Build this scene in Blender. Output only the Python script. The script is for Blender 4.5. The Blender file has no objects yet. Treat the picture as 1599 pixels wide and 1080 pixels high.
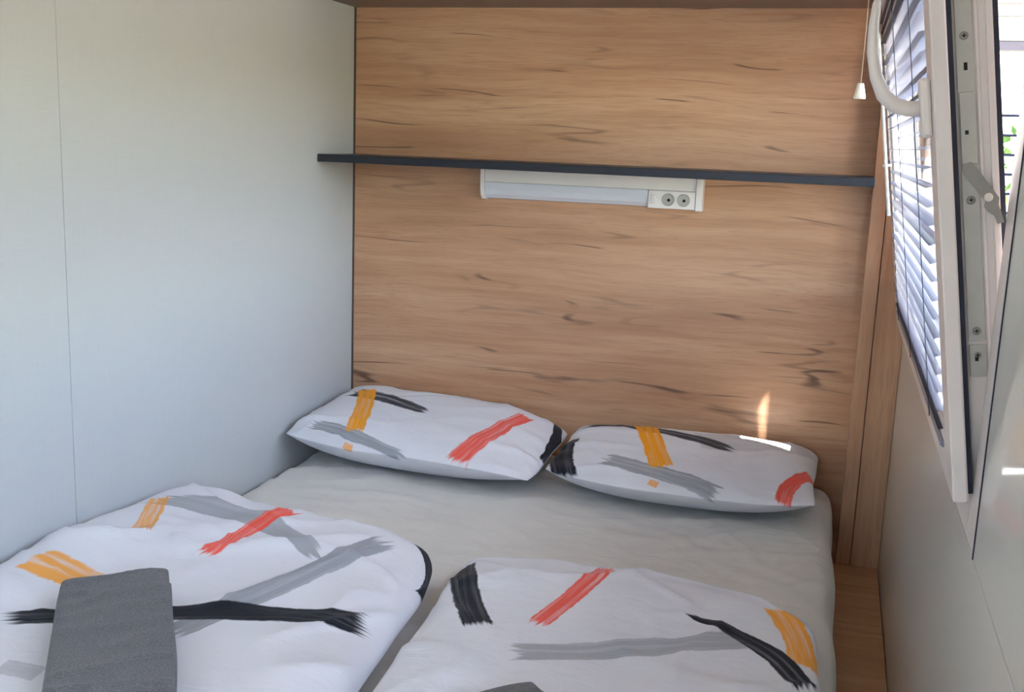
import bpy, bmesh, math, random
import numpy as np
from mathutils import Vector, Matrix, Euler, noise as mnoise

random.seed(7)
scene = bpy.context.scene
COL = scene.collection

# ------------------------------------------------------------------ camera
D = 3.0
CAM = dict(f=1677.46, yaw=-0.2878, pitch=-0.1906, roll=0.0378, x=1.4059, z=1.118)
cam_data = bpy.data.cameras.new('camera')
cam_data.sensor_fit = 'HORIZONTAL'
cam_data.sensor_width = 36.0
cam_data.lens = CAM['f'] / 1599.0 * 36.0
cam_data.clip_start = 0.02
cam = bpy.data.objects.new('camera', cam_data)
COL.objects.link(cam)
cy, sy = math.cos(CAM['yaw']), math.sin(CAM['yaw'])
cp, sp = math.cos(CAM['pitch']), math.sin(CAM['pitch'])
cr, sr = math.cos(CAM['roll']), math.sin(CAM['roll'])
fw = Vector((sy * cp, cy * cp, sp)); rt = Vector((cy, -sy, 0)); up = rt.cross(fw)
r2 = cr * rt + sr * up; u2 = -sr * rt + cr * up
m = Matrix.Identity(4)
for i in range(3):
    m[i][0] = r2[i]; m[i][1] = u2[i]; m[i][2] = -fw[i]
m[0][3], m[1][3], m[2][3] = CAM['x'], -D, CAM['z']
cam.matrix_world = m
scene.camera = cam

# ------------------------------------------------------------------ world, sun, exposure
vs = scene.view_settings
vs.view_transform = 'Standard'; vs.look = 'None'; vs.gamma = 1.0; vs.use_curve_mapping = False
vs.exposure = 0.85
SUN_TO = Vector((0.315, -0.11, 0.62)).normalized()      # towards the sun
SUN_EL = math.asin(SUN_TO.z)
w = bpy.data.worlds.new('world'); scene.world = w
w.use_nodes = True
wn = w.node_tree
for n in list(wn.nodes): wn.nodes.remove(n)
wo = wn.nodes.new('ShaderNodeOutputWorld'); wb = wn.nodes.new('ShaderNodeBackground')
sky = wn.nodes.new('ShaderNodeTexSky'); sky.sky_type = 'NISHITA'
sky.sun_disc = False; sky.sun_elevation = SUN_EL; sky.sun_rotation = math.atan2(SUN_TO.x, SUN_TO.y)
sky.dust_density = 2.5; sky.ozone_density = 0.8
wn.links.new(sky.outputs[0], wb.inputs[0]); wb.inputs[1].default_value = 1.25
wn.links.new(wb.outputs[0], wo.inputs[0])
sun_d = bpy.data.lights.new('sun', 'SUN'); sun_d.energy = 50.0; sun_d.angle = math.radians(0.6)
sun_d.color = (1.0, 0.95, 0.88)
sun = bpy.data.objects.new('sun', sun_d); COL.objects.link(sun)
sun.rotation_euler = SUN_TO.to_track_quat('Z', 'Y').to_euler()
sun.location = (4, -3, 6)
try:
    scene.cycles.use_denoising = True
    scene.cycles.max_bounces = 8
    scene.cycles.diffuse_bounces = 5
    scene.cycles.transparent_max_bounces = 16
    scene.cycles.sample_clamp_indirect = 6.0
    scene.cycles.caustics_reflective = False
    scene.cycles.caustics_refractive = False
except Exception:
    pass

def portal(loc, rot, sx, sy_):
    d = bpy.data.lights.new('daylight_portal', 'AREA'); d.shape = 'RECTANGLE'; d.size = sx; d.size_y = sy_
    d.cycles.is_portal = True
    o = bpy.data.objects.new('daylight_portal', d); COL.objects.link(o); o.location = loc; o.rotation_euler = rot

# ------------------------------------------------------------------ room numbers (metres, z = 0 is the top of the bed platform)
W = 1.599           # right wall
FLOOR = -0.30
CEIL = 1.92
YF = -3.75          # doorway wall behind the camera
Z_CAB = 1.4777
Z_SH = 1.056; Y_SH = -0.2404
POST = 1.4874
SASH_Y0, SASH_Z0, SASH_X0 = -1.612, 0.695, 1.594
TILT = math.radians(8.6)
portal((W + 0.15, -0.85, 1.07), (0, math.radians(90), 0), 0.85, 1.55)      # aims -x
W2Y0, W2Y1 = -3.40, -2.22           # unseen second window, added beside the camera for daylight
portal((W + 0.15, (W2Y0 + W2Y1) / 2, 1.07), (0, math.radians(90), 0), 0.85, W2Y1 - W2Y0)

portal((.925, YF - .1, 1.065), (math.radians(90), 0, 0), .45, 1.03)          # added glazed door, out of view behind the camera

# ------------------------------------------------------------------ helpers
def srgb(r, g, b):
    def c(v):
        v /= 255.0
        return v / 12.92 if v <= 0.04045 else ((v + 0.055) / 1.055) ** 2.4
    return (c(r), c(g), c(b), 1.0)

def tag(o, label=None, cat=None, group=None, kind=None):
    if label: o['label'] = label
    if cat: o['category'] = cat
    if group: o['group'] = group
    if kind: o['kind'] = kind
    return o

def link(name, me, mat=None, parent=None, loc=None, rot=None):
    o = bpy.data.objects.new(name, me); COL.objects.link(o)
    if mat is not None and me is not None: 
        if len(me.materials) == 0: me.materials.append(mat)
    if parent is not None: o.parent = parent
    if loc is not None: o.location = loc
    if rot is not None: o.rotation_euler = rot
    return o

def empty(name, loc=(0, 0, 0), rot=(0, 0, 0), parent=None):
    o = bpy.data.objects.new(name, None); COL.objects.link(o)
    o.location = loc; o.rotation_euler = rot; o.empty_display_size = 0.05
    if parent is not None: o.parent = parent
    return o

def bm_box(bm, x0, x1, y0, y1, z0, z1, bevel=0.0, seg=1):
    r = bmesh.ops.create_cube(bm, size=1.0)
    vs_ = r['verts']
    for v in vs_:
        v.co = Vector((x0 + (v.co.x + .5) * (x1 - x0), y0 + (v.co.y + .5) * (y1 - y0), z0 + (v.co.z + .5) * (z1 - z0)))
    if bevel > 0:
        es = list({e for v in vs_ for e in v.link_edges})
        bmesh.ops.bevel(bm, geom=es, offset=bevel, segments=seg, affect='EDGES', profile=0.5)

def bm_mesh(name, bm, smooth=False):
    me = bpy.data.meshes.new(name); bm.normal_update(); bm.to_mesh(me); bm.free()
    if smooth:
        for p in me.polygons: p.use_smooth = True
    return me

def box(name, b, mat, parent=None, bevel=0.0, seg=1, loc=None, rot=None):
    bm = bmesh.new(); bm_box(bm, *b, bevel=bevel, seg=seg)
    return link(name, bm_mesh(name, bm), mat, parent, loc, rot)

def boxes(name, bl, mat, parent=None, bevel=0.0, loc=None, rot=None):
    bm = bmesh.new()
    for b in bl: bm_box(bm, *b, bevel=bevel)
    return link(name, bm_mesh(name, bm), mat, parent, loc, rot)

def tube(name, pts, rad, mat, parent=None, n=8, loc=None, rot=None, flat=1.0, side=None, smooth=True):
    """round (or flattened) bar along pts; rad a number or one per point; side = fixed axis across the bar."""
    pts = [Vector(p) for p in pts]
    if not isinstance(rad, (list, tuple)): rad = [rad] * len(pts)
    if not isinstance(flat, (list, tuple)): flat = [flat] * len(pts)
    bm = bmesh.new(); rings = []
    for i, p in enumerate(pts):
        t = (pts[min(i + 1, len(pts) - 1)] - pts[max(i - 1, 0)]).normalized()
        s = Vector(side) if side is not None else (Vector((0, 1, 0)) if abs(t.y) < .9 else Vector((1, 0, 0)))
        s = (s - t * s.dot(t)).normalized(); q = t.cross(s)
        rings.append([bm.verts.new(p + s * math.cos(2 * math.pi * k / n) * rad[i] * flat[i] + q * math.sin(2 * math.pi * k / n) * rad[i]) for k in range(n)])
    for a, b in zip(rings[:-1], rings[1:]):
        for k in range(n): bm.faces.new((a[k], a[(k + 1) % n], b[(k + 1) % n], b[k]))
    bm.faces.new(rings[0][::-1]); bm.faces.new(rings[-1])
    bmesh.ops.recalc_face_normals(bm, faces=bm.faces)
    return link(name, bm_mesh(name, bm, smooth), mat, parent, loc, rot)

def lathe(name, prof, mat, parent=None, n=16, loc=None, rot=None):
    bm = bmesh.new(); rings = []
    for r, z in prof:
        rings.append([bm.verts.new((r * math.cos(2 * math.pi * k / n), r * math.sin(2 * math.pi * k / n), z)) for k in range(n)])
    for a, b in zip(rings[:-1], rings[1:]):
        for k in range(n): bm.faces.new((a[k], a[(k + 1) % n], b[(k + 1) % n], b[k]))
    bm.faces.new(rings[0][::-1]); bm.faces.new(rings[-1])
    bmesh.ops.recalc_face_normals(bm, faces=bm.faces)
    return link(name, bm_mesh(name, bm, False), mat, parent, loc, rot)

def prism(name, poly, axis, t0, t1, mat, parent=None, loc=None, rot=None):
    """extrude a 2-D polygon along an axis"""
    def P(a, b, t):
        return {'x': (t, a, b), 'y': (a, t, b), 'z': (a, b, t)}[axis]
    bm = bmesh.new()
    A = [bm.verts.new(P(a, b, t0)) for a, b in poly]; B = [bm.verts.new(P(a, b, t1)) for a, b in poly]
    n = len(poly)
    bm.faces.new(A); bm.faces.new(B[::-1])
    for i in range(n): bm.faces.new((A[i], B[i], B[(i + 1) % n], A[(i + 1) % n]))
    bmesh.ops.recalc_face_normals(bm, faces=bm.faces)
    return link(name, bm_mesh(name, bm), mat, parent, loc, rot)

# ------------------------------------------------------------------ node helpers
class NT:
    def __init__(s, name):
        s.mat = bpy.data.materials.new(name); s.mat.use_nodes = True
        s.t = s.mat.node_tree
        s.b = s.t.nodes['Principled BSDF']; s.out = s.t.nodes['Material Output']
    def n(s, typ, **k):
        x = s.t.nodes.new(typ)
        for a, v in k.items(): setattr(x, a, v)
        return x
    def l(s, a, b): s.t.links.new(a, b)
    def val(s, sock, v):
        if hasattr(v, 'is_linked') or isinstance(v, bpy.types.NodeSocket): s.l(v, sock)
        else: sock.default_value = v
    def math(s, op, a, b=None, c=None, clamp=False):
        x = s.n('ShaderNodeMath', operation=op, use_clamp=clamp)
        s.val(x.inputs[0], a)
        if b is not None: s.val(x.inputs[1], b)
        if c is not None: s.val(x.inputs[2], c)
        return x.outputs[0]
    def noise(s, vec, scale, detail=4, rough=.55, dist=0.0):
        x = s.n('ShaderNodeTexNoise'); s.l(vec, x.inputs['Vector'])
        x.inputs['Scale'].default_value = scale; x.inputs['Detail'].default_value = detail
        x.inputs['Roughness'].default_value = rough; x.inputs['Distortion'].default_value = dist
        return x.outputs['Fac']
    def scale(s, vec, sc, off=(0, 0, 0)):
        x = s.n('ShaderNodeMapping'); s.l(vec, x.inputs['Vector'])
        x.inputs['Scale'].default_value = sc; x.inputs['Location'].default_value = off
        return x.outputs[0]
    def ramp(s, fac, stops):
        x = s.n('ShaderNodeValToRGB'); s.l(fac, x.inputs[0])
        cr_ = x.color_ramp
        while len(cr_.elements) > 1: cr_.elements.remove(cr_.elements[-1])
        cr_.elements[0].position = stops[0][0]; cr_.elements[0].color = stops[0][1]
        for p, c in stops[1:]:
            e = cr_.elements.new(p); e.color = c
        return x.outputs[0]
    def mix(s, fac, a, b, blend='MIX'):
        x = s.n('ShaderNodeMix', data_type='RGBA', blend_type=blend)
        s.val(x.inputs[0], fac); s.val(x.inputs[6], a); s.val(x.inputs[7], b)
        return x.outputs[2]
    def smooth(s, v, lo, hi):
        x = s.n('ShaderNodeMapRange', interpolation_type='SMOOTHSTEP'); s.l(v, x.inputs[0])
        s.val(x.inputs[1], lo); s.val(x.inputs[2], hi)
        x.inputs[3].default_value = 0.0; x.inputs[4].default_value = 1.0
        return x.outputs[0]
    def bump(s, h, strength, dist=0.01):
        x = s.n('ShaderNodeBump'); s.l(h, x.inputs['Height'])
        x.inputs['Strength'].default_value = strength; x.inputs['Distance'].default_value = dist
        s.l(x.outputs[0], s.b.inputs['Normal'])
    def obj(s): return s.n('ShaderNodeTexCoord').outputs['Object']
    def uv(s): return s.n('ShaderNodeTexCoord').outputs['UV']

def plain(name, col, rough=.5, metal=0.0, coat=0.0, vary=.04, vscale=30, bump=0.0, spec=None):
    k = NT(name); v = k.obj()
    f = k.noise(v, vscale, 3)
    dark = tuple(c * (1 - vary * 2) for c in col[:3]) + (1,); light = tuple(min(1, c * (1 + vary)) for c in col[:3]) + (1,)
    k.l(k.mix(f, dark, light), k.b.inputs['Base Color'])
    k.b.inputs['Roughness'].default_value = rough; k.b.inputs['Metallic'].default_value = metal
    k.b.inputs['Coat Weight'].default_value = coat; k.b.inputs['Coat Roughness'].default_value = .08
    if spec is not None: k.b.inputs['Specular IOR Level'].default_value = spec
    if bump: k.bump(f, bump, .002)
    return k.mat

def wood(name, grain='x', base=(190, 143, 109), light=(209, 168, 135), dark=(160, 115, 86), crack=(78, 51, 39), off=(0, 0, 0), rough=.42, cracks=True):
    """oak-look laminate; grain = the axis the fibres run along, pattern in the plane of the other axes"""
    k = NT(name); v0 = k.obj()
    # bring the fibre axis to x
    if grain == 'x': v = k.scale(v0, (1, 1, 1), off)
    else:
        mp = k.n('ShaderNodeMapping'); k.l(v0, mp.inputs['Vector'])
        mp.inputs['Rotation'].default_value = (0, math.radians(90), 0) if grain == 'z' else (0, 0, math.radians(90))
        mp.inputs['Location'].default_value = off; v = mp.outputs[0]
    # slow wander of the fibres
    wv = k.n('ShaderNodeTexNoise'); k.l(k.scale(v, (1.6, 1.6, 3.0)), wv.inputs['Vector']); wv.inputs['Scale'].default_value = 1.0; wv.inputs['Detail'].default_value = 2
    wob = k.n('ShaderNodeVectorMath', operation='MULTIPLY_ADD'); k.l(wv.outputs['Color'], wob.inputs[0])
    wob.inputs[1].default_value = (0.0, .055, .055); k.l(v, wob.inputs[2])
    vv = wob.outputs[0]
    broad = k.noise(k.scale(vv, (0.9, 7, 7)), 1.0, 3, .5)
    mid = k.noise(k.scale(vv, (1.5, 42, 42)), 1.0, 5, .6)
    fine = k.noise(k.scale(vv, (9, 330, 330)), 1.0, 3, .6)
    c1 = k.ramp(broad, [(.30, srgb(*dark)), (.46, srgb(*base)), (.66, srgb(*light))])
    c2 = k.mix(k.smooth(mid, .38, .72), srgb(*base), srgb(*light))
    c = k.mix(.45, c1, c2)
    c = k.mix(k.math('MULTIPLY', k.smooth(mid, .48, .28), .38), c, srgb(*dark))
    c = k.mix(k.math('MULTIPLY', k.smooth(fine, .52, .30), .42), c, srgb(*dark))
    if cracks:
        # dark hair cracks: iso-lines of a stretched noise, kept only in patches
        iso = k.noise(k.scale(vv, (.7, 9, 9), (3.1, 1.7, 0.4)), 1.0, 2, .5)
        d = k.math('ABSOLUTE', k.math('SUBTRACT', iso, .5))
        lm = k.noise(k.scale(v, (3.2, 14, 14), (9.2, 4.0, 2.2)), 1.0, 2, .5)
        line = k.math('MULTIPLY', k.smooth(d, .011, .0015), k.smooth(lm, .54, .64))
        c = k.mix(k.math('MULTIPLY', line, .75), c, srgb(*crack))
        iso2 = k.noise(k.scale(vv, (1.4, 16, 16), (13.1, 6.7, 5.4)), 1.0, 2, .5)
        d2 = k.math('ABSOLUTE', k.math('SUBTRACT', iso2, .48))
        lm2 = k.noise(k.scale(v, (2.6, 10, 10), (1.2, 14.0, 7.2)), 1.0, 2, .5)
        line2 = k.math('MULTIPLY', k.smooth(d2, .03, .004), k.smooth(lm2, .50, .66))
        c = k.mix(k.math('MULTIPLY', line2, .45), c, srgb(*crack))
        # small knots
        vo = k.n('ShaderNodeTexVoronoi'); k.l(k.scale(vv, (3.4, 1, 8.5)), vo.inputs['Vector']); vo.inputs['Scale'].default_value = 1.0
        kn = k.math('MULTIPLY', k.smooth(vo.outputs['Distance'], .075, .02), k.smooth(k.noise(k.scale(v, (1.7, 1, 3)), 1.0, 1), .55, .6))
        c = k.mix(k.math('MULTIPLY', kn, .6), c, srgb(*crack))
    k.l(c, k.b.inputs['Base Color'])
    k.b.inputs['Roughness'].default_value = rough
    k.bump(mid, .12, .002)
    return k.mat

def brush_group():
    """node group: lays one dry-brush stroke over a colour, in UV metres"""
    g = bpy.data.node_groups.new('brush_stroke', 'ShaderNodeTree')
    I = g.interface
    def inp(n, t, d=None):
        s = I.new_socket(n, in_out='INPUT', socket_type=t)
        if d is not None: s.default_value = d
    inp('Base', 'NodeSocketColor'); inp('UV', 'NodeSocketVector'); inp('A', 'NodeSocketVector'); inp('T', 'NodeSocketVector'); inp('N', 'NodeSocketVector')
    for n, d in (('L', 1.), ('W', .02), ('Bow', 0.), ('Alpha', 1.), ('Streak', .5), ('Ragged', .1), ('Seed', 0.), ('Taper', .3)): inp(n, 'NodeSocketFloat', d)
    inp('Ink', 'NodeSocketColor')
    I.new_socket('Color', in_out='OUTPUT', socket_type='NodeSocketColor')
    N, Lk = g.nodes, g.links
    gi = N.new('NodeGroupInput'); go = N.new('NodeGroupOutput')
    class S(NT):
        def __init__(s): s.t = g
    k = S(); o = gi.outputs
    def vm(op, a, b):
        x = N.new('ShaderNodeVectorMath'); x.operation = op; Lk.new(a, x.inputs[0]); Lk.new(b, x.inputs[1]); return x
    p = vm('SUBTRACT', o['UV'], o['A']).outputs[0]
    u = k.math('DIVIDE', vm('DOT_PRODUCT', p, o['T']).outputs['Value'], o['L'])
    v = vm('DOT_PRODUCT', p, o['N']).outputs['Value']
    arch = k.math('MULTIPLY', k.math('MULTIPLY', u, k.math('SUBTRACT', 1.0, u)), 4.0)
    v = k.math('SUBTRACT', v, k.math('MULTIPLY', arch, o['Bow']))
    vw = k.math('DIVIDE', v, o['W'])                       # -1..1 across
    def nz(x, y, sc_x, sc_y, det=3):
        c = N.new('ShaderNodeCombineXYZ'); Lk.new(k.math('MULTIPLY', x, sc_x), c.inputs[0]); Lk.new(k.math('MULTIPLY', y, sc_y), c.inputs[1]); Lk.new(o['Seed'], c.inputs[2])
        return k.noise(c.outputs[0], 1.0, det, .6)
    wav = k.math('MULTIPLY', k.math('SUBTRACT', nz(u, vw, 5.0, .2, 2), .5), .42)
    vw2 = k.math('ADD', vw, wav)
    # width shrinks towards u = 1 by Taper
    wid = k.math('SUBTRACT', 1.0, k.math('MULTIPLY', o['Taper'], k.math('MULTIPLY', u, u)))
    av = k.math('DIVIDE', k.math('ABSOLUTE', vw2), wid)
    edge = k.smooth(k.math('ADD', av, k.math('MULTIPLY', k.math('SUBTRACT', nz(u, vw, 22.0, 3.0, 2), .5), .25)), 1.05, .88)
    rag = k.math('MULTIPLY', k.math('SUBTRACT', nz(u, vw, .6, 3.6, 4), .5), k.math('MULTIPLY', o['Ragged'], 3.0))
    ue = k.math('ADD', u, rag)
    ends = k.math('MULTIPLY', k.smooth(ue, -.02, .02), k.smooth(ue, 1.02, .97))
    st = k.math('SUBTRACT', 1.0, k.math('MULTIPLY', o['Streak'], k.smooth(nz(u, vw, 1.1, 2.4, 4), .45, .72)))
    a = k.math('MULTIPLY', k.math('MULTIPLY', edge, ends), k.math('MULTIPLY', st, o['Alpha']))
    Lk.new(k.mix(a, o['Base'], o['Ink']), go.inputs[0])
    return g
BRUSH = brush_group()
INK = dict(red=srgb(236, 70, 40), yellow=srgb(240, 158, 14), black=srgb(20, 22, 34), grey=srgb(134, 138, 146), pale=srgb(186, 186, 194), slate=srgb(44, 43, 54))

def printed(name, strokes, white=(224, 224, 232), rough=.75):
    """white cotton with brush strokes: (ink, ax, ay, bx, by, half_width, bow, alpha, streak, ragged, taper)"""
    k = NT(name); uv = k.uv()
    base = k.mix(k.noise(k.scale(uv, (1, 1, 1)), 9, 3), srgb(*[c - 6 for c in white]), srgb(*white))
    cur = base
    for i, (ink, ax, ay, bx, by, hw, bow, al, st, rg, tp) in enumerate(strokes):
        d = Vector((bx - ax, by - ay, 0)); L = d.length; t = d / L; nn = Vector((-t.y, t.x, 0))
        g = k.n('ShaderNodeGroup'); g.node_tree = BRUSH
        k.l(cur, g.inputs['Base']); k.l(uv, g.inputs['UV'])
        g.inputs['A'].default_value = (ax, ay, 0); g.inputs['T'].default_value = t; g.inputs['N'].default_value = nn
        for nme, vl in (('L', L), ('W', hw), ('Bow', bow), ('Alpha', al), ('Streak', st), ('Ragged', rg), ('Seed', i * 3.7 + 1), ('Taper', tp)): g.inputs[nme].default_value = vl
        g.inputs['Ink'].default_value = INK[ink]
        cur = g.outputs[0]
    k.l(cur, k.b.inputs['Base Color']); k.b.inputs['Roughness'].default_value = rough
    k.b.inputs['Sheen Weight'].default_value = .05
    k.b.inputs['Specular IOR Level'].default_value = .25
    o = k.obj()
    weave = k.noise(o, 900, 2); soft = k.noise(k.scale(o, (1, 1.8, 1)), 16, 5, .6, .8)
    h = k.math('ADD', k.math('MULTIPLY', weave, .12), soft)
    k.bump(h, .35, .006)
    return k.mat

# ------------------------------------------------------------------ materials
WOOD_X = wood('oak_laminate_across', 'x')
WOOD_Z = wood('oak_laminate_upright', 'z', off=(.3, .2, .6), cracks=False)
WOOD_DECK = wood('oak_laminate_deck', 'x', off=(5, 3, 2), base=(186, 136, 96), light=(204, 158, 116), dark=(150, 104, 68), cracks=False)

def linen_wall(name, col, rough=.4, coat=.0):
    k = NT(name); v = k.obj()
    a = k.noise(k.scale(v, (1, 14, 260)), 1.0, 3); b = k.noise(k.scale(v, (1, 260, 14)), 1.0, 3)
    h = k.math('ADD', a, b)
    k.l(k.mix(k.smooth(h, .7, 1.3), tuple(c * .965 for c in col[:3]) + (1,), col), k.b.inputs['Base Color'])
    k.b.inputs['Roughness'].default_value = rough
    k.b.inputs['Coat Weight'].default_value = coat; k.b.inputs['Coat Roughness'].default_value = .06
    k.bump(h, .06, .001)
    return k.mat
LINEN = linen_wall('white_linen_wallboard', srgb(188, 190, 192), .38)
WHITE_WALL = linen_wall('bounce_white_wallboard', srgb(236, 234, 230), .5)  # unseen walls made whiter than the left one to bounce light back
GLOSS = linen_wall('glossy_white_wallboard', srgb(222, 221, 216), .28, .5)
SEAM = plain('grey_joint', srgb(150, 152, 154), .7)
GAP = plain('dark_joint', srgb(92, 78, 74), .8)
WHITE_PVC = plain('white_plastic', srgb(230, 220, 217), .30, vary=.015)
WHITE_PVC2 = plain('white_handle_plastic', srgb(230, 223, 219), .34, vary=.015)
RUBBER = plain('blue_black_rubber', srgb(26, 28, 50), .55)
STEEL = plain('galvanised_steel', srgb(186, 184, 178), .42, .35, vary=.05, vscale=60)
STEEL2 = plain('zinc_lever', srgb(150, 146, 140), .45, .35, vary=.05, vscale=60)
BLACK = plain('black_hole', srgb(16, 16, 18), .8)
NAVY = plain('anthracite_shelf_board', srgb(24, 28, 42), .45, vary=.06, vscale=80)
CABINET = plain('brown_cabinet_board', srgb(112, 92, 82), .45, vary=.06)
LAMP_WHITE = plain('lamp_housing_white', srgb(236, 229, 228), .35, vary=.01)
DIFFUSER = plain('lamp_diffuser_acrylic', srgb(214, 216, 226), .22, vary=.01)
SOCKET_GREY = plain('socket_insert_grey', srgb(176, 172, 166), .4)
SLAT = plain('pale_blue_aluminium_slat', srgb(118, 124, 146), .32, .0, vary=.02, coat=.3)
CORD = plain('cord_grey', srgb(70, 72, 84), .7)
CORD_W = plain('cord_beige', srgb(176, 150, 130), .7)
PULL = plain('cord_pull_cream', srgb(236, 224, 208), .4)
CLEARISH = plain('wand_white_plastic', srgb(232, 228, 224), .2)
SHEET = None
def sheet_mat():
    k = NT('ivory_cotton_sheet'); v = k.obj()
    f = k.noise(v, 6, 3)
    k.l(k.mix(f, srgb(207, 204, 200), srgb(217, 214, 211)), k.b.inputs['Base Color'])
    k.b.inputs['Roughness'].default_value = .7; k.b.inputs['Sheen Weight'].default_value = .15
    soft = k.noise(k.scale(v, (1, 2.2, 1)), 11, 4, .6, .6); weave = k.noise(v, 900, 2)
    k.bump(k.math('ADD', soft, k.math('MULTIPLY', weave, .08)), .4, .008)
    return k.mat
SHEET = sheet_mat()
def terry():
    k = NT('grey_terry_towel'); v = k.obj()
    f = k.noise(v, 420, 3, .7); g = k.noise(v, 40, 3)
    c = k.mix(k.smooth(f, .35, .7), srgb(64, 63, 71), srgb(116, 114, 119))
    k.l(k.mix(k.math('MULTIPLY', g, .3), c, srgb(94, 93, 100)), k.b.inputs['Base Color'])
    k.b.inputs['Roughness'].default_value = .95; k.b.inputs['Sheen Weight'].default_value = .3
    k.bump(f, .9, .004)
    return k.mat
TERRY = terry()
def glass_mat():
    k = NT('window_glass')
    tr = k.n('ShaderNodeBsdfTransparent'); gl = k.n('ShaderNodeBsdfGlossy'); gl.inputs['Roughness'].default_value = .02
    lw = k.n('ShaderNodeLayerWeight'); fr = k.math('ADD', k.math('MULTIPLY', k.math('POWER', lw.outputs['Facing'], 5.0), .90), .04)
    tr.inputs[0].default_value = (.93, .97, .96, 1)
    mx = k.n('ShaderNodeMixShader'); k.l(fr, mx.inputs[0]); k.l(tr.outputs[0], mx.inputs[1]); k.l(gl.outputs[0], mx.inputs[2])
    k.l(mx.outputs[0], k.out.inputs['Surface'])
    return k.mat
GLASS = glass_mat()
GRASS = plain('lawn_green', srgb(152, 150, 124), .9, vary=.2, vscale=8)
PAVING = plain('bounce_gravel', srgb(198, 186, 178), .9, vary=.12, vscale=20)
CREAM = plain('cream_siding_paint', srgb(170, 165, 151), .5, vary=.03)
BEAM = plain('grey_beam_paint', srgb(74, 71, 80), .5)
ROOFM = plain('shade_roof_sheet', srgb(150, 148, 146), .6)
LEAF = plain('hedge_leaf', srgb(92, 128, 58), .6, vary=.3, vscale=12)

# ------------------------------------------------------------------ the room
def structure(o): return tag(o, kind='structure')
T = 0.06
# left wall: backing + two linen boards with a fine joint at y = -1.282
wl = structure(box('wall_left', (-T, -0.003, YF, 0.0, FLOOR, CEIL), SEAM))
box('panel', (-0.003, 0.0, -1.2814, -0.004, FLOOR + .002, CEIL - .002), LINEN, wl, .0006)
box('panel', (-0.003, 0.0, -2.50, -1.2828, FLOOR + .002, CEIL - .002), LINEN, wl, .0006)
box('panel', (-0.003, 0.0, YF + .002, -2.5026, FLOOR + .002, CEIL - .002), LINEN, wl, .0006)
# back wall
wk = structure(box('wall_back', (-T, W + T, 0.006, T, FLOOR, CEIL), GAP))
box('panel', (0.0045, POST + .03, 0.0, 0.006, -.02, CEIL - .002), WOOD_X, wk)
box('corner_joint', (0.0, .0045, -.0010, 0.006, -.02, CEIL - .002), GAP, wk)
structure(box('trim_1', (POST, 1.5245, -.05, 0.0, 0.0, Z_CAB - .002), WOOD_Z, None, .0012))
structure(box('trim_2', (1.5265, W - .0005, -.05, 0.0, 0.0, Z_CAB - .002), WOOD_Z, None, .0012))
# right wall: backing built round the window opening, faced with boards
OY0, OY1, OZ0, OZ1 = -1.667, -0.056, 0.640, 1.512
wr = structure(boxes('wall_right', [
    (W + .006, W + T, YF, T, FLOOR, OZ0), (W + .006, W + T, YF, T, OZ1, CEIL),
    (W + .006, W + T, YF, W2Y0, OZ0, OZ1), (W + .006, W + T, W2Y1, OY0, OZ0, OZ1), (W + .006, W + T, OY1, T, OZ0, OZ1)], GAP))
box('panel', (W, W + .006, YF + .002, -.004, FLOOR + .002, OZ0 - .0015), GLOSS, wr, .0006)
box('panel', (W, W + .006, YF + .002, W2Y0 - .0012, OZ0 + .0015, CEIL - .002), GLOSS, wr, .0006)
box('panel', (W, W + .006, W2Y0, W2Y1, OZ1 + .001, CEIL - .002), GLOSS, wr, .0006)
box('panel', (W, W + .006, W2Y1 + .0012, OY0 - .0012, OZ0 + .0015, CEIL - .002), GLOSS, wr, .0006)
box('panel', (W, W + .006, OY0, OY1, OZ1 + .001, CEIL - .002), GLOSS, wr, .0006)
box('panel', (W, W + .006, OY1 + .0005, -.004, OZ0 + .0015, CEIL - .002), GLOSS, wr, .0006)
structure(box('ceiling', (-T, W + T, YF, T, CEIL, CEIL + .05), WHITE_WALL))
structure(box('floor', (-T, W + T, YF - .08, T, FLOOR - .05, FLOOR), plain('grey_floor_laminate', srgb(150, 148, 150), .4, vary=.06, vscale=14)))
# wall behind the camera, with an unseen door glazed to add light
structure(boxes('wall_front', [(-T, .55, YF - .08, YF, FLOOR, CEIL), (1.30, W + T, YF - .08, YF, FLOOR, CEIL), (.55, 1.30, YF - .08, YF, 1.70, CEIL)], WHITE_WALL))
dr = structure(boxes('added_glazed_door', [(.552, .70, YF - .06, YF - .02, FLOOR + .005, 1.698), (1.15, 1.298, YF - .06, YF - .02, FLOOR + .005, 1.698), (.70, 1.15, YF - .06, YF - .02, FLOOR + .005, .55), (.70, 1.15, YF - .06, YF - .02, 1.58, 1.698)], WHITE_PVC, None, .001))
box('glass_pane', (.695, 1.155, YF - .042, YF - .038, .545, 1.585), GLASS, dr)  # glazing added to lift the light on bed and sash
tube('door_handle', [(.62, YF - .02, .70), (.62, YF + .03, .70), (.72, YF + .032, .70)], .008, STEEL, dr, 8)

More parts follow.
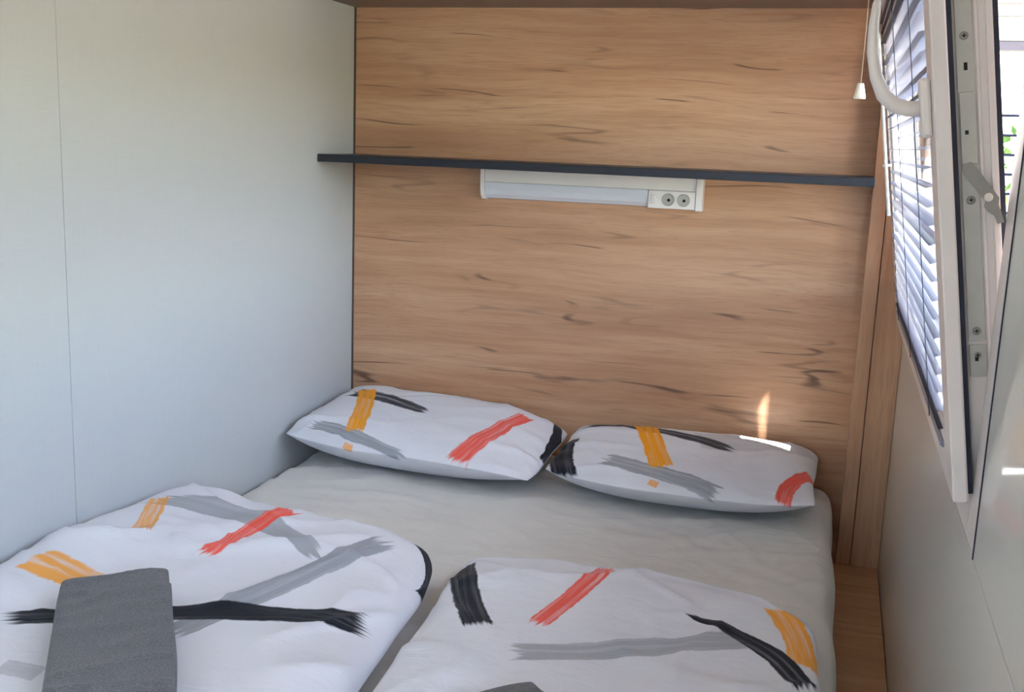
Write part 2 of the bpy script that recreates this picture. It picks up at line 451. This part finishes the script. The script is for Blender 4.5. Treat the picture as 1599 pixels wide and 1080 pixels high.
# ------------------------------------------------------------------ window: frame, tilted sash
win = structure(empty('window_1', (W, -0.85, OZ0)))
def wbox(name, bl, mat, bevel=.0):      # child of window_1 given in world numbers
    return boxes(name, [(a - W, b - W, c + .85, d + .85, e - OZ0, f - OZ0) for a, b, c, d, e, f in bl], mat, win, bevel)
fx0, fx1 = W - .0005, W + .062
FI0, FI1, FZ0, FZ1 = -1.599, -.118, .706, 1.458
fy0, fy1, fz0, fz1 = OY0 + .004, OY1 - .004, OZ0 + .003, OZ1 - .004
wbox('window_frame', [(fx0, fx1, fy0, FI0, fz0, fz1), (fx0, fx1, FI1, fy1, fz0, fz1), (fx0, fx1, FI0, FI1, fz0, FZ0), (fx0, fx1, FI0, FI1, FZ1, fz1)], WHITE_PVC, .0025)
# frame step (rebate) towards outdoors
wbox('frame_rebate', [(W + .040, fx1, FI0, FI0 + .022, FZ0, FZ1), (W + .040, fx1, FI1 - .006, FI1, FZ0, FZ1), (W + .040, fx1, FI0 + .022, FI1 - .022, FZ0, FZ0 + .018)], WHITE_PVC, .001)
wbox('seal', [(W - .0012, W + .004, OY0 - .0015, OY0 + .0035, OZ0 + .002, OZ1)], RUBBER)
wbox('outer_sill', [(W + .062, W + .14, fy0, fy1, OZ0 - .02, OZ0 - .005)], WHITE_PVC)

SW, SH, ST = 1.507, 0.785, 0.088        # sash size, stile width
sash_loc = (SASH_X0 - W, SASH_Y0 + .85, SASH_Z0 - OZ0)
def ring(x0, x1, y0, y1, z0, z1, wd):
    return [(x0, x1, y0, y0 + wd, z0, z1), (x0, x1, y1 - wd, y1, z0, z1), (x0, x1, y0 + wd, y1 - wd, z0, z0 + wd), (x0, x1, y0 + wd, y1 - wd, z1 - wd, z1)]
sash = boxes('sash', ring(-.018, 0, 0, SW, 0, SH, ST), WHITE_PVC, win, .002, sash_loc, (0, -TILT, 0))
boxes('sash_body', ring(.0, .052, .024, SW - .024, .024, SH - .024, ST - .024), WHITE_PVC, sash, .001)
boxes('body_ridge', [(.032, .036, .0215, .026, .03, SH - .03), (.044, .052, .019, .026, .028, SH - .028)], WHITE_PVC, sash, .0006)
boxes('gasket', ring(.0, .0065, .009, SW - .009, .009, SH - .009, .016), RUBBER, sash)
boxes('outer_gasket', ring(.052, .058, .020, SW - .020, .024, SH - .024, .010), RUBBER, sash)
box('glass_pane', (.018, .022, ST - .01, SW - ST + .01, ST - .01, SH - ST + .01), GLASS, sash)
boxes('glazing_bead', ring(-.010, .017, ST - .001, SW - ST + .001, ST - .001, SH - ST + .001, .012), WHITE_PVC, sash, .003)
# hardware on the near edge of the sash (edge face at y = .024)
eY = .0235
box('hardware_strip', (.0105, .030, eY - .0022, eY, .20, SH - .02), STEEL, sash, .0004)
box('strike_block', (.0115, .0295, eY - .0045, eY - .0018, .415, .50), STEEL, sash, .0006)
box('corner_clip', (.0105, .030, eY - .0035, eY, .155, .195), STEEL, sash, .0006)
def screw(z, x=.020, r=.0052):
    s = lathe('screw', [(r * .7, 0), (r, .0004), (r, .0012), (r * .8, .0018)], STEEL2, sash, 12, (x, eY - .0018, z), (math.radians(90), 0, 0))
    boxes('screw_recess', [(x - .0024, x + .0024, eY - .0042, eY - .0035, z - .0006, z + .0006), (x - .0006, x + .0006, eY - .0042, eY - .0035, z - .0024, z + .0024)], BLACK, sash)
    return s
for z in (.212, .182, .372, .565, .612): screw(z)
for z in (.175, .45): box('keep_hole', (.0165, .0205, eY - .0050, eY - .0040, z, z + .005), BLACK, sash)
box('slot', (.0185, .0225, eY - .0032, eY - .0020, .525, .534), BLACK, sash)
# small pivoting blocking lever
lev = prism('blocking_lever', [(-.008, .010), (-.010, 0), (-.006, -.008), (.024, -.050), (.022, -.058), (.028, -.066), (.037, -.073), (.042, -.086), (.052, -.084), (.048, -.067), (.044, -.056), (.046, -.046), (.010, .006), (.004, .012)],
            'y', -.002, .001, STEEL2, sash, (.0185, eY - .006, .408))
lev.scale = (.70, 1, .78)
lathe('lever_button', [(.0052, 0), (.0052, .001), (.0046, .0016)], WHITE_PVC, sash, 14, (.0185 + .029 * .70, eY - .0078, .408 - .044 * .78), (math.radians(90), 0, 0))
# handle
hy, hz = .046, .487
box('handle_base', (-.031, -.018, hy - .015, hy + .015, hz - .036, hz + .036), WHITE_PVC2, sash, .004, 2)
tube('handle_lever', [(-.028, hy, hz), (-.045, hy, hz + .002), (-.060, hy, hz + .008), (-.072, hy, hz + .022), (-.079, hy, hz + .045), (-.0815, hy, hz + .075), (-.079, hy, hz + .105), (-.074, hy, hz + .130), (-.072, hy, hz + .138)],
     [.0095, .0098, .0098, .0090, .0080, .0070, .0062, .0052, .0035], WHITE_PVC2, sash, 14, flat=[1.1, 1.1, 1.2, 1.35, 1.5, 1.65, 1.8, 1.9, 1.9], side=(0, 1, 0))

# second window, shut, out of view; added to light the left wall
win2 = structure(empty('unseen_window_2', (W, (W2Y0 + W2Y1) / 2, OZ0)))
hw2 = (W2Y1 - W2Y0) / 2 - .004; hh2 = OZ1 - OZ0 - .004
boxes('window_frame', ring(.001, .062, -hw2, hw2, .003, hh2, .05), WHITE_PVC, win2, .002)
s2 = boxes('sash', ring(-.012, .045, -hw2 + .04, hw2 - .04, .043, hh2 - .04, .07), WHITE_PVC, win2, .002)
box('glass_pane', (.018, .022, -hw2 + .105, hw2 - .105, .108, hh2 - .105), GLASS, s2)

# ------------------------------------------------------------------ venetian blind on the sash
blind = empty('venetian_blind', (SASH_X0, SASH_Y0, SASH_Z0), (0, -TILT, 0))
tag(blind, 'pale blue-grey slatted blind hanging on the tilted window sash', 'blind')
BY0, BY1 = ST + .014, SW - ST - .052
def slat_mesh(angle):
    bm = bmesh.new(); nx = 6; rows = []
    for i in range(nx + 1):
        s = i / nx * 2 - 1
        x = s * .0125; z = .0022 * (1 - s * s)
        xr = x * math.cos(angle) - z * math.sin(angle); zr = x * math.sin(angle) + z * math.cos(angle)
        rows.append([bm.verts.new((xr, yy, zr)) for yy in (BY0, (BY0 + BY1) / 2, BY1)])
    for a, b in zip(rows[:-1], rows[1:]):
        for j in range(2): bm.faces.new((a[j], a[j + 1], b[j + 1], b[j]))
    r = bmesh.ops.solidify(bm, geom=list(bm.faces), thickness=.0004)
    bmesh.ops.recalc_face_normals(bm, faces=bm.faces)
    me = bm_mesh('slat', bm, True); me.materials.append(SLAT); return me
SLAT_ME = slat_mesh(math.radians(-6))
BX = -.012; PITCH = .0245; BZ0 = .068
nsl = 28
for i in range(nsl):
    o = link('slat', SLAT_ME, None, blind, (BX, 0, BZ0 + i * PITCH))
    o.rotation_euler = (random.uniform(-.0015, .0015), random.uniform(-.06, .06), 0)
box('bottom_rail', (BX - .011, BX + .011, BY0, BY1, .044, .054), SLAT, blind, .003)
box('head_rail', (BX - .013, BX + .013, BY0 - .004, BY1 + .004, SH - .038, SH - .012), WHITE_PVC, blind, .002)
for yy in (BY0 + .16, (BY0 + BY1) / 2, BY1 - .16):
    tube('ladder_cord', [(BX - .0132, yy, .05), (BX - .0132, yy, SH - .03)], .0008, CORD, blind, 6)
    tube('ladder_cord', [(BX + .0132, yy, .05), (BX + .0132, yy, SH - .03)], .0008, CORD, blind, 6)
# tilt wand
wy = 1.14
tube('wand', [(BX - .024, wy, SH - .03), (BX - .024, wy, .37), (BX - .024, wy, .295)], [.004, .004, .0045], CLEARISH, blind, 6)
tube('wand_joint', [(BX - .031, wy, .405), (BX - .012, wy, .405)], .0035, CLEARISH, blind, 6)
# pull cord hangs straight down (world vertical) from the head rail
hr = Matrix.Translation(blind.location) @ Euler((0, -TILT, 0)).to_matrix().to_4x4()
cyl = 0.612
ztop = SH - .03
arm = hr @ Vector((BX - .013, cyl, ztop))
top = Vector((1.424, arm.y, arm.z - .004))
tube('cord_guide', [hr.inverted() @ arm, hr.inverted() @ Vector((1.421, arm.y, arm.z))], .004, WHITE_PVC, blind, 8)
bot = Vector((top.x, top.y, 1.232))
inv = hr.inverted()
cordo = tube('pull_cord', [inv @ Vector((top.x, top.y, top.z)), inv @ bot], .0011, CORD_W, blind, 6)
pl = lathe('cord_pull', [(.0045, 0), (.0058, -.002), (.0105, -.024), (.0095, -.0265)], PULL, cordo, 12, inv @ Vector((bot.x, bot.y, bot.z + .002)), (0, TILT, 0))

# ------------------------------------------------------------------ outdoors seen past the sash, plus pieces added to shape its light
structure(box('ground_bounce_gravel', (W + .12, 7.5, -14, 4.5, FLOOR - .72, FLOOR - .68), PAVING))  # pale gravel added to bounce warm daylight up through the windows
structure(box('ground_lawn', (W + .3, 18, -16, 24, FLOOR - .75, FLOOR - .70), GRASS))
structure(box('sun_cut_eave', (-T - .2, 2.04, YF - .3, T + .3, CEIL + .05, CEIL + .12), ROOFM))  # unseen roof edge, overhang set to cut the sun on the sash

ver = empty('veranda', (3.2, 3.2, FLOOR - .70))
tag(ver, 'cream boarded veranda roof edge with grey beam outside the window', 'veranda')
def vb(name, b, mat): 
    return box(name, (b[0] - 3.2, b[1] - 3.2, b[2] - 3.2, b[3] - 3.2, b[4] - FLOOR + .70, b[5] - FLOOR + .70), mat, ver, .002)
for i in range(7): vb('siding_board', (1.9, 4.6, 3.2, 3.23, 1.703 + i * .062, 1.703 + i * .062 + .059), CREAM)
vb('beam', (1.9, 4.6, 3.18, 3.26, 1.655, 1.70), BEAM)
vb('post', (4.5, 4.58, 3.18, 3.26, FLOOR - .70, 1.655), BEAM)
vb('post', (1.95, 2.03, 3.18, 3.26, FLOOR - .70, 1.655), BEAM)
vb('shade_roof_sheet', (1.85, 7.0, 2.2, 5.4, 2.15, 2.19), ROOFM)  # out of view, extended forward to keep sun off the siding boards
rail = empty('veranda_railing', (3.2, 3.5, FLOOR - .70))
tag(rail, 'slim dark horizontal bar railing below the veranda beam outside', 'railing')
for i in range(9):
    tube('railing_bar', [(-1.15, 0, .55 + FLOOR * 0 + .95 + i * .105), (1.3, 0, .55 + .95 + i * .105)], .008, RUBBER, rail, 6)
for x in (-1.15, 1.3): box('railing_post', (x - .02, x + .02, -.02, .02, 0, 2.4), BEAM, rail)
def hedge():
    bm = bmesh.new(); rnd = random.Random(3)
    for i in range(5000):
        c = Vector((rnd.uniform(1.4, 7), rnd.gauss(7.0, .35), rnd.uniform(-1.0, 1.15 + .25 * math.sin(rnd.random() * 9))))
        q = Euler((rnd.uniform(0, 6), rnd.uniform(0, 6), rnd.uniform(0, 6))).to_matrix()
        s = rnd.uniform(.04, .09)
        v_ = [bm.verts.new(c + q @ Vector(p) * s) for p in ((-1, 0, 0), (0, -.5, .1), (1, 0, 0), (0, .5, .1))]
        bm.faces.new(v_)
    o = link('hedge', bm_mesh('hedge', bm), LEAF)
    tag(o, 'green leafy hedge standing far outside behind the railing', 'hedge', kind='stuff')
hedge()

# ------------------------------------------------------------------ overhead cabinet
cab = empty('overhead_cabinet', (0.75, -.2, Z_CAB))
tag(cab, 'brown overhead cabinet fixed above the wooden headboard wall', 'cabinet')
def cb(name, b, mat, par=None, bev=.001): return box(name, (b[0] - .75, b[1] - .75, b[2] + .2, b[3] + .2, b[4] - Z_CAB, b[5] - Z_CAB), mat, par or cab, bev)
cb('bottom_board', (.001, W - .001, -.36, -.001, Z_CAB, Z_CAB + .018), CABINET)
cb('side_board', (.001, .019, -.36, -.001, Z_CAB + .0185, CEIL - .002), CABINET)
cb('side_board', (W - .019, W - .001, -.36, -.001, Z_CAB + .0185, CEIL - .002), CABINET)
d1 = cb('cabinet_door', (.003, .797, -.379, -.361, Z_CAB + .002, CEIL - .004), WOOD_X)
d2 = cb('cabinet_door', (.801, W - .003, -.379, -.361, Z_CAB + .002, CEIL - .004), WOOD_X)
cb('handle', (.70, .78, -.385, -.380, Z_CAB + .03, Z_CAB + .04), STEEL, d1); cb('handle', (.82, .90, -.385, -.380, Z_CAB + .03, Z_CAB + .04), STEEL, d2)

# ------------------------------------------------------------------ shelf and lamp
sh = box('wall_shelf', (0.001, POST - .001, Y_SH, -.0005, Z_SH - .021, Z_SH), NAVY, None, .0012)
tag(sh, 'long thin dark navy shelf board across the wooden wall', 'shelf')

lamp = empty('wall_lamp', (.735, 0, .945))
tag(lamp, 'white slim light fixture with sockets under the dark shelf', 'lamp')
LX0, LX1, LZ0, LZ1 = .418, 1.052, .945, 1.030
def lb(name, b, mat, par=None, bev=.001): return box(name, (b[0] - .735, b[1] - .735, b[2], b[3], b[4] - .945, b[5] - .945), mat, par or lamp, bev)
lb('housing', (LX0 + .012, LX1 - .010, -.040, -.0008, .994, LZ1), LAMP_WHITE)
lb('back_plate', (LX0 + .012, LX1 - .010, -.012, -.0008, LZ0 + .002, .9938), LAMP_WHITE)
# curved diffuser
poly = [(-.0125, LZ0 + .001 - .945), (-.026, LZ0 + .004 - .945), (-.036, LZ0 + .014 - .945), (-.041, LZ0 + .030 - .945), (-.042, .9935 - .945), (-.0125, .9935 - .945)]
prism('diffuser', poly, 'x', LX0 + .012 - .735, .903 - .735, DIFFUSER, lamp)
capp = [(-.001, LZ0 - .945 - .002), (-.026, LZ0 - .945), (-.038, LZ0 + .010 - .945), (-.045, LZ0 + .032 - .945), (-.046, LZ1 - .945), (-.001, LZ1 - .945)]
prism('end_cap', capp, 'x', LX0 - .735, LX0 + .0115 - .735, LAMP_WHITE, lamp)
lb('end_cap', (LX1 - .018, LX1, -.046, -.0008, LZ0 - .003, LZ1), LAMP_WHITE, None, .002)
sk = lb('socket_panel', (.904, LX1 - .0185, -.043, -.0128, LZ0, .9935), LAMP_WHITE, None, .0015)
for x in (.960, 1.002):
    lathe('socket', [(.0175, 0), (.0175, .0012), (.0160, .0018), (.0130, .0008), (.0128, .0006)], SOCKET_GREY, sk, 20, (x - .735, -.0430, .0245), (math.radians(90), 0, 0))
    lathe('socket_hole', [(.0042, 0), (.0042, .0006), (.0040, .0010)], BLACK, sk, 10, (x - .735 + .001, -.0432, .0235), (math.radians(90), 0, 0))
lb('switch', (.912, .924, -.0455, -.0425, LZ0 + .012, LZ0 + .036), WHITE_PVC, sk, .001)

# ------------------------------------------------------------------ bed platform, mattress
plat = empty('bed_platform', (.8, -1.05, FLOOR))
tag(plat, 'low oak laminate bed platform under the mattress beside the white wall', 'bed base')
box('deck', (-.799 + .002, .7975, -1.0, 1.049, .282, .300), WOOD_DECK, plat, .001)
box('front_panel', (-.795, .795, -.998, -.98, .001, .2815), WOOD_DECK, plat, .001)
box('side_panel', (.775, .795, -.979, 1.04, .001, .2815), WOOD_DECK, plat, .001)

def fold_noise(x, y, sc, seed):
    return mnoise.noise(Vector((x * sc, y * sc, seed)))

def cushion(name, mat, corners, seam_z, top_fn, bot_z, n=(2.6, 2.6), res=(90, 60), power=.5, bow=(0, 0, 0, 0), uvscale=None, ears=0.0, wr=None, parent=None, ease=3.0, bot_soft=1.0, edge_wave=None, rnd=0.0, nb=None, pf=None):
    """closed soft slab. corners: FL, FR, BR, BL plan points; seam_z(u,v) height of its edge; top_fn(x,y,u,v) height of the top
    above the seam at full thickness; bot_z lowest level; bow = outward bulge of front, right, back, left edges."""
    FL, FR, BR, BL = [np.array(c, float) for c in corners]
    def em(s):
        a = abs(s); return math.copysign(1 - (1 - a) ** ease, s)
    us = [em(-1 + 2 * i / res[0]) for i in range(res[0] + 1)]; vs_ = [em(-1 + 2 * j / res[1]) for j in range(res[1] + 1)]
    def plan(u, v):
        if rnd:
            rr = rnd if not isinstance(rnd, tuple) else rnd[(1 if u > 0 else 0) if v < 0 else (2 if u > 0 else 3)]
            q_ = 1 - rr * (abs(u) ** 5) * (abs(v) ** 5); u, v = u * q_, v * q_
        a, b = (u + 1) / 2, (v + 1) / 2
        p = FL * (1 - a) * (1 - b) + FR * a * (1 - b) + BR * a * b + BL * (1 - a) * b
        ex = (FR - FL) / np.linalg.norm(FR - FL); ey = (BL - FL) / np.linalg.norm(BL - FL)
        pu, pv = 1 - u * u, 1 - v * v
        p = p + ey * (-bow[0] * pu * (1 - b) + bow[2] * pu * b) + ex * (bow[1] * pv * a - bow[3] * pv * (1 - a))
        if edge_wave:
            p = p + ey * edge_wave * (mnoise.noise(Vector((p[0] * 5, p[1] * 5, 3.3)))) * abs(v) ** 4 + ex * edge_wave * mnoise.noise(Vector((p[0] * 5, p[1] * 5, 8.1))) * abs(u) ** 4
        return p
    verts, uvs, faces = [], [], []
    nu, nv = len(us), len(vs_)
    for side in (1, 0):
        for j, v in enumerate(vs_):
            for i, u in enumerate(us):
                p = plan(u, v)
                e = ((1 - abs(u) ** n[0]) * (1 - abs(v) ** (n[1] if v > 0 or len(n) < 3 else n[2]))) ** power
                if pf and v < 0: e = (1 - abs(u) ** n[0]) ** power * (1 - abs(v) ** n[2]) ** pf
                if ears: e *= 1 - ears * (abs(u) * abs(v)) ** 2
                zs = seam_z(u, v)
                if side: z = zs + top_fn(p[0], p[1], u, v) * e + (wr(p[0], p[1], u, v) * min(1, e * 2) if wr else 0)
                else:
                    if nb: e = ((1 - abs(u) ** nb) ** power) * ((1 - abs(v) ** nb) ** (pf if pf and v < 0 else power))
                    z = max(bot_z, zs - (zs - bot_z) * 1.25 * (e ** bot_soft))
                z = max(z, bot_z)
                verts.append((p[0], p[1], z))
                uvs.append((p[0], p[1]) if uvscale is None else (u * uvscale[0], (v if side else -2 - v) * uvscale[1]))
    off = nu * nv
    for j in range(nv - 1):
        for i in range(nu - 1):
            a = j * nu + i
            faces.append((a, a + 1, a + nu + 1, a + nu)); faces.append((off + a, off + a + nu, off + a + nu + 1, off + a + 1))
    c = np.mean(np.array(verts), axis=0); c[2] = bot_z
    me = bpy.data.meshes.new(name)
    me.from_pydata([tuple(np.array(v) - c) for v in verts], [], faces)
    lay = me.uv_layers.new(name='UVMap')
    vi = np.empty(len(me.loops), int); me.loops.foreach_get('vertex_index', vi)
    lay.data.foreach_set('uv', np.array(uvs, dtype=np.float32)[vi].ravel())
    bm = bmesh.new(); bm.from_mesh(me)
    bmesh.ops.remove_doubles(bm, verts=bm.verts, dist=1e-5)
    bmesh.ops.recalc_face_normals(bm, faces=bm.faces); bm.to_mesh(me); bm.free()
    for p in me.polygons: p.use_smooth = True
    o = link(name, me, mat, parent); o.location = c
    return o

def ridge(x, y, sc, seed, ang=0.0, stretch=3.0):
    c, s = math.cos(ang), math.sin(ang)
    a, b = (x * c + y * s) / stretch, -x * s + y * c
    return 1 - abs(mnoise.noise(Vector((a * sc, b * sc, seed)))) * 2

def sheet_wr(x, y, u, v):
    h = -.0075 + .004 * mnoise.noise(Vector((x * 3, y * 4, 1.0))) + .006 * max(0, ridge(x, y, 7, 4.2, .25, 3.5)) ** 4 + .0045 * max(0, ridge(x, y, 10, 7.7, -.6, 3)) ** 5 + .0035 * max(0, ridge(x, y, 12, 1.7, 1.2, 3)) ** 6
    return h
def matt_seam(u, v): return .105 + .012 * mnoise.noise(Vector((u * 2, v * 6, 2.)))
matt = cushion('mattress', SHEET, [(.004, -1.98), (1.472, -1.98), (1.466, -.012), (.004, -.012)], matt_seam, lambda x, y, u, v: .2225 - matt_seam(u, v), .0012,
               n=(42, 60), res=(150, 190), bow=(0, .012, 0, 0), wr=sheet_wr, ease=2.0, edge_wave=.012, bot_soft=.4)
tag(matt, 'mattress in an ivory cotton fitted sheet filling the bed nook', 'mattress')

# ------------------------------------------------------------------ printed bed linen (stroke numbers are metres on the cloth)
#STROKES-BEGIN
STROKES = {
    'duvet_left': [
        ('pale', 0.284, -1.807, 0.346, -1.798, 0.0212, 0.0016, 0.9, 0.3, 0.05, 0),
        ('grey', 0.100, -1.119, 0.512, -1.249, 0.0450, 0.0452, 0.75, 0.2, 0.12, 0.6),
        ('grey', 0.603, -1.130, 0.440, -1.619, 0.0289, -0.0046, 0.85, 0.2, 0.1, 0.1),
        ('yellow', 0.081, -1.119, 0.167, -1.302, 0.0207, 0.0003, 0.85, 0.8, 0.1, 0),
        ('yellow', 0.083, -1.501, 0.244, -1.525, 0.0423, 0.0037, 0.9, 0.75, 0.05, 0),
        ('red', 0.355, -1.047, 0.325, -1.326, 0.0182, -0.0012, 0.92, 0.5, 0.12, 0),
        ('black', 0.699, -1.443, 0.201, -1.686, 0.0326, -0.0354, 1, 0.2, 0.06, 0.35),
        ('black', 0.651, -1.063, 0.722, -1.237, 0.0107, 0.0225, 1, 0.1, 0.02, 0.2),
    ],
    'duvet_right': [
        ('black', 0.742, -1.052, 0.876, -1.348, 0.0271, -0.0087, 1, 0.12, 0.05, 0),
        ('red', 1.029, -0.996, 0.969, -1.298, 0.0199, 0.0060, 0.92, 0.55, 0.08, 0),
        ('grey', 0.963, -1.415, 1.322, -1.231, 0.0308, -0.0074, 0.7, 0.35, 0.06, 0),
        ('yellow', 1.370, -1.084, 1.421, -1.269, 0.0292, 0.0103, 0.95, 0.5, 0.04, 0),
        ('black', 1.425, -1.341, 1.218, -1.173, 0.0282, -0.0255, 1, 0.2, 0.05, 0.8),
        ('black', 0.775, -1.450, 0.766, -1.376, 0.0003, -0.0027, 0.9, 0.5, 0.1, 0.3),
    ],
    'pillow_left': [
        ('pale', -0.160, 0.035, 0.237, 0.187, 0.0043, 0.0507, 0.6, 0.2, 0.05, 0),  # shade of the back crease, painted in as a faint grey band
        ('grey', -0.275, -0.187, -0.001, -0.238, 0.0199, 0.0056, 0.85, 0.45, 0.12, 0.5),
        ('slate', -0.270, 0.071, -0.016, 0.001, 0.0336, 0.0014, 1, 0.4, 0.1, 0.4),
        ('yellow', -0.243, 0.096, -0.149, -0.191, 0.0272, 0.0065, 1, 0.35, 0.06, 0),
        ('yellow', -0.160, -0.233, -0.133, -0.237, 0.0068, -0.0000, 0.8, 0.5, 0.1, 0),
        ('red', 0.249, 0.122, 0.152, -0.230, 0.0244, 0.0071, 0.92, 0.5, 0.06, -0.3),
        ('black', 0.324, 0.198, 0.349, -0.083, 0.0131, 0.0115, 1, 0.2, 0.05, 0.2),
    ],
    'pillow_right': [
        ('pale', 0.024, 0.088, 0.326, 0.181, 0.0734, -0.0286, 0.7, 0.2, 0.05, 0),
        ('black', -0.339, 0.013, -0.285, -0.243, 0.0366, -0.0191, 1, 0.1, 0.03, -0.1),
        ('slate', -0.304, 0.186, 0.122, 0.030, 0.0367, 0.0254, 1, 0.35, 0.1, 0.4),
        ('grey', -0.190, -0.137, 0.111, -0.226, 0.0367, 0.0113, 0.85, 0.45, 0.1, 0.4),
        ('yellow', -0.141, 0.180, -0.044, -0.135, 0.0327, 0.0002, 1, 0.3, 0.06, 0),
        ('yellow', -0.062, -0.215, -0.037, -0.222, 0.0103, 0.0002, 0.8, 0.5, 0.1, 0),
        ('red', 0.344, -0.070, 0.268, -0.237, 0.0226, -0.0188, 0.92, 0.5, 0.05, 0),
    ],
}
#STROKES-END

def pillow_wr(seed, k=1.0):
    def f(x, y, u, v):
        r = .010 * max(0, ridge(x, y, 8, seed, .25, 3)) ** 4 * (.4 + abs(u) ** 2) + .006 * max(0, ridge(x, y, 10, seed + 2, -.8, 2.5)) ** 5 * (abs(u * v) + .25 * abs(v)) + .004 * mnoise.noise(Vector((x * 8, y * 8, seed)))
        a_ = math.atan2(v, abs(u) - .2)
        r += .0045 * math.sin(a_ * 17 + seed) * max(0, math.hypot(u, v) - .85) * 2
        return k * r
    return f
pilL = cushion('pillow', printed('print_pillow_left', STROKES['pillow_left']), [(.014, -.470), (.733, -.520), (.722, -.045), (.022, -.020)],
               lambda u, v: .294 + .002 * (v + 1) / 2 - .016 * max(0, u) ** 3 + (.014 if u < 0 else 0) * abs(u) ** 2, lambda x, y, u, v: .060 + .024 * (v + .2) - .010 * u, .2300,
               n=(4.5, 4.5, 4.2), nb=2.8, pf=.75, rnd=.03, res=(120, 90), bow=(.012, -.012, -.01, -.004), uvscale=(.35, .24), ears=.2, wr=pillow_wr(1.3), edge_wave=.012)
tag(pilL, 'plump white pillow with brush-stroke print in the corner by the white wall', 'pillow', 'pillows at the head of the bed')
pilR = cushion('pillow', printed('print_pillow_right', STROKES['pillow_right']), [(.738, -.450), (1.424, -.462), (1.424, -.030), (.735, -.050)],
               lambda u, v: .286 + .001 * (v + 1) / 2 + .006 * (abs(u) ** 3), lambda x, y, u, v: .048 + .020 * (v + .2), .2300,
               n=(4.5, 4.5, 4.2), nb=2.8, pf=.75, rnd=.03, res=(120, 90), bow=(.045, -.012, -.01, -.012), uvscale=(.35, .24), ears=.2, wr=pillow_wr(5.1), edge_wave=.012)
tag(pilR, 'white pillow with brush-stroke print nearest the window, sunlit at its end', 'pillow', 'pillows at the head of the bed')

def duvet_wr(seed, k=1.0, press=(0, 0)):
    def f(x, y, u, v):
        d_ = math.hypot(x - press[0], y - press[1]); w_ = min(1.0, max(0.0, (d_ - .16) / .14)); w_ = .12 + .88 * w_ * w_ * (3 - 2 * w_)
        return 1.4 * k * w_ * (.009 * mnoise.noise(Vector((x * 3.2, y * 3.2, seed))) + .006 * mnoise.noise(Vector((x * 7, y * 7, seed + 3))) + .008 * max(0, ridge(x, y, 5, seed, .9, 3)) ** 5 + .006 * max(0, ridge(x, y, 8, seed + 5, -.4, 3)) ** 6)
    return f
duvL = cushion('duvet', printed('print_duvet_left', STROKES['duvet_left']), [(.006, -1.96), (.762, -1.96), (.704, -1.030), (.010, -.965)],
               lambda u, v: .262 + .03 * max(0, -u) ** 2, lambda x, y, u, v: .056 + .020 * max(0, -u), .2275,
               n=(7, 11), res=(120, 120), bow=(0, .016, .02, -.002), wr=duvet_wr(2.2, 1.0, (.418, -1.725)), ease=2.2, edge_wave=.016, rnd=(.05, .03, .085, .075))
tag(duvL, 'folded white duvet with brush-stroke print lying against the white wall', 'duvet', 'folded duvets on the bed')
duvR = cushion('duvet', printed('print_duvet_right', STROKES['duvet_right']), [(.785, -1.96), (1.462, -1.96), (1.440, -1.040), (.726, -.972)],
               lambda u, v: .245, lambda x, y, u, v: .040, .2275,
               n=(10, 12), res=(120, 120), bow=(0, .004, .045, -.012), wr=duvet_wr(6.4, .8, (1.087, -1.75)), ease=2.2, edge_wave=.012, rnd=(.02, .03, .05, .012))
tag(duvR, 'folded white duvet with brush-stroke print on the window side of the bed', 'duvet', 'folded duvets on the bed')

# ------------------------------------------------------------------ towels
def towel(name, label, cx, cy_, wd, ln, ang, on, layers, tilt=0.0):
    ca, sa = math.cos(ang), math.sin(ang); zz = []
    for v in on.data.vertices:
        q = on.location + v.co; dx, dy = q.x - cx, q.y - cy_
        if abs(dx * ca + dy * sa) < wd / 2 + .01 and abs(-dx * sa + dy * ca) < ln / 2 + .01: zz.append(q.z)
    z0 = max(zz) + .0003
    root = empty(name, (cx, cy_, z0), (tilt, 0, ang))
    tag(root, label, 'towel', 'folded towels on the duvets')
    z = 0.0
    for i, th in enumerate(layers):
        j = .004 * i
        o = cushion('folded_layer', TERRY, [(-wd / 2 + j, -ln / 2 - j), (wd / 2 - j * .5, -ln / 2 - j), (wd / 2 - j, ln / 2 - j * .4), (-wd / 2 + j * .6, ln / 2 - j)],
                    lambda u, v, z=z, th=th: z + th * .5, lambda x, y, u, v, th=th: th * .5, z, n=(16, 22), res=(40, 60),
                    wr=lambda x, y, u, v: .003 * mnoise.noise(Vector((x * 12, y * 12, i * 3.0))) + .0042 * max(0, ridge(x, y, 16, i + 5, .15, 3.5)) ** 4 - .002, ease=2.2, edge_wave=.006, bow=(.002, .002, .004, .002))
        o.parent = root
        z += th + .0004
    return root
towel('towel', 'grey terry towel folded thick on the duvet by the white wall', .418, -1.725, .178, .43, math.radians(35), duvL, (.022, .024))
towel('towel', 'grey terry towel on the window-side duvet, mostly cut off at the bottom', 1.087, -1.750, .185, .36, math.radians(42), duvR, (.020, .020))
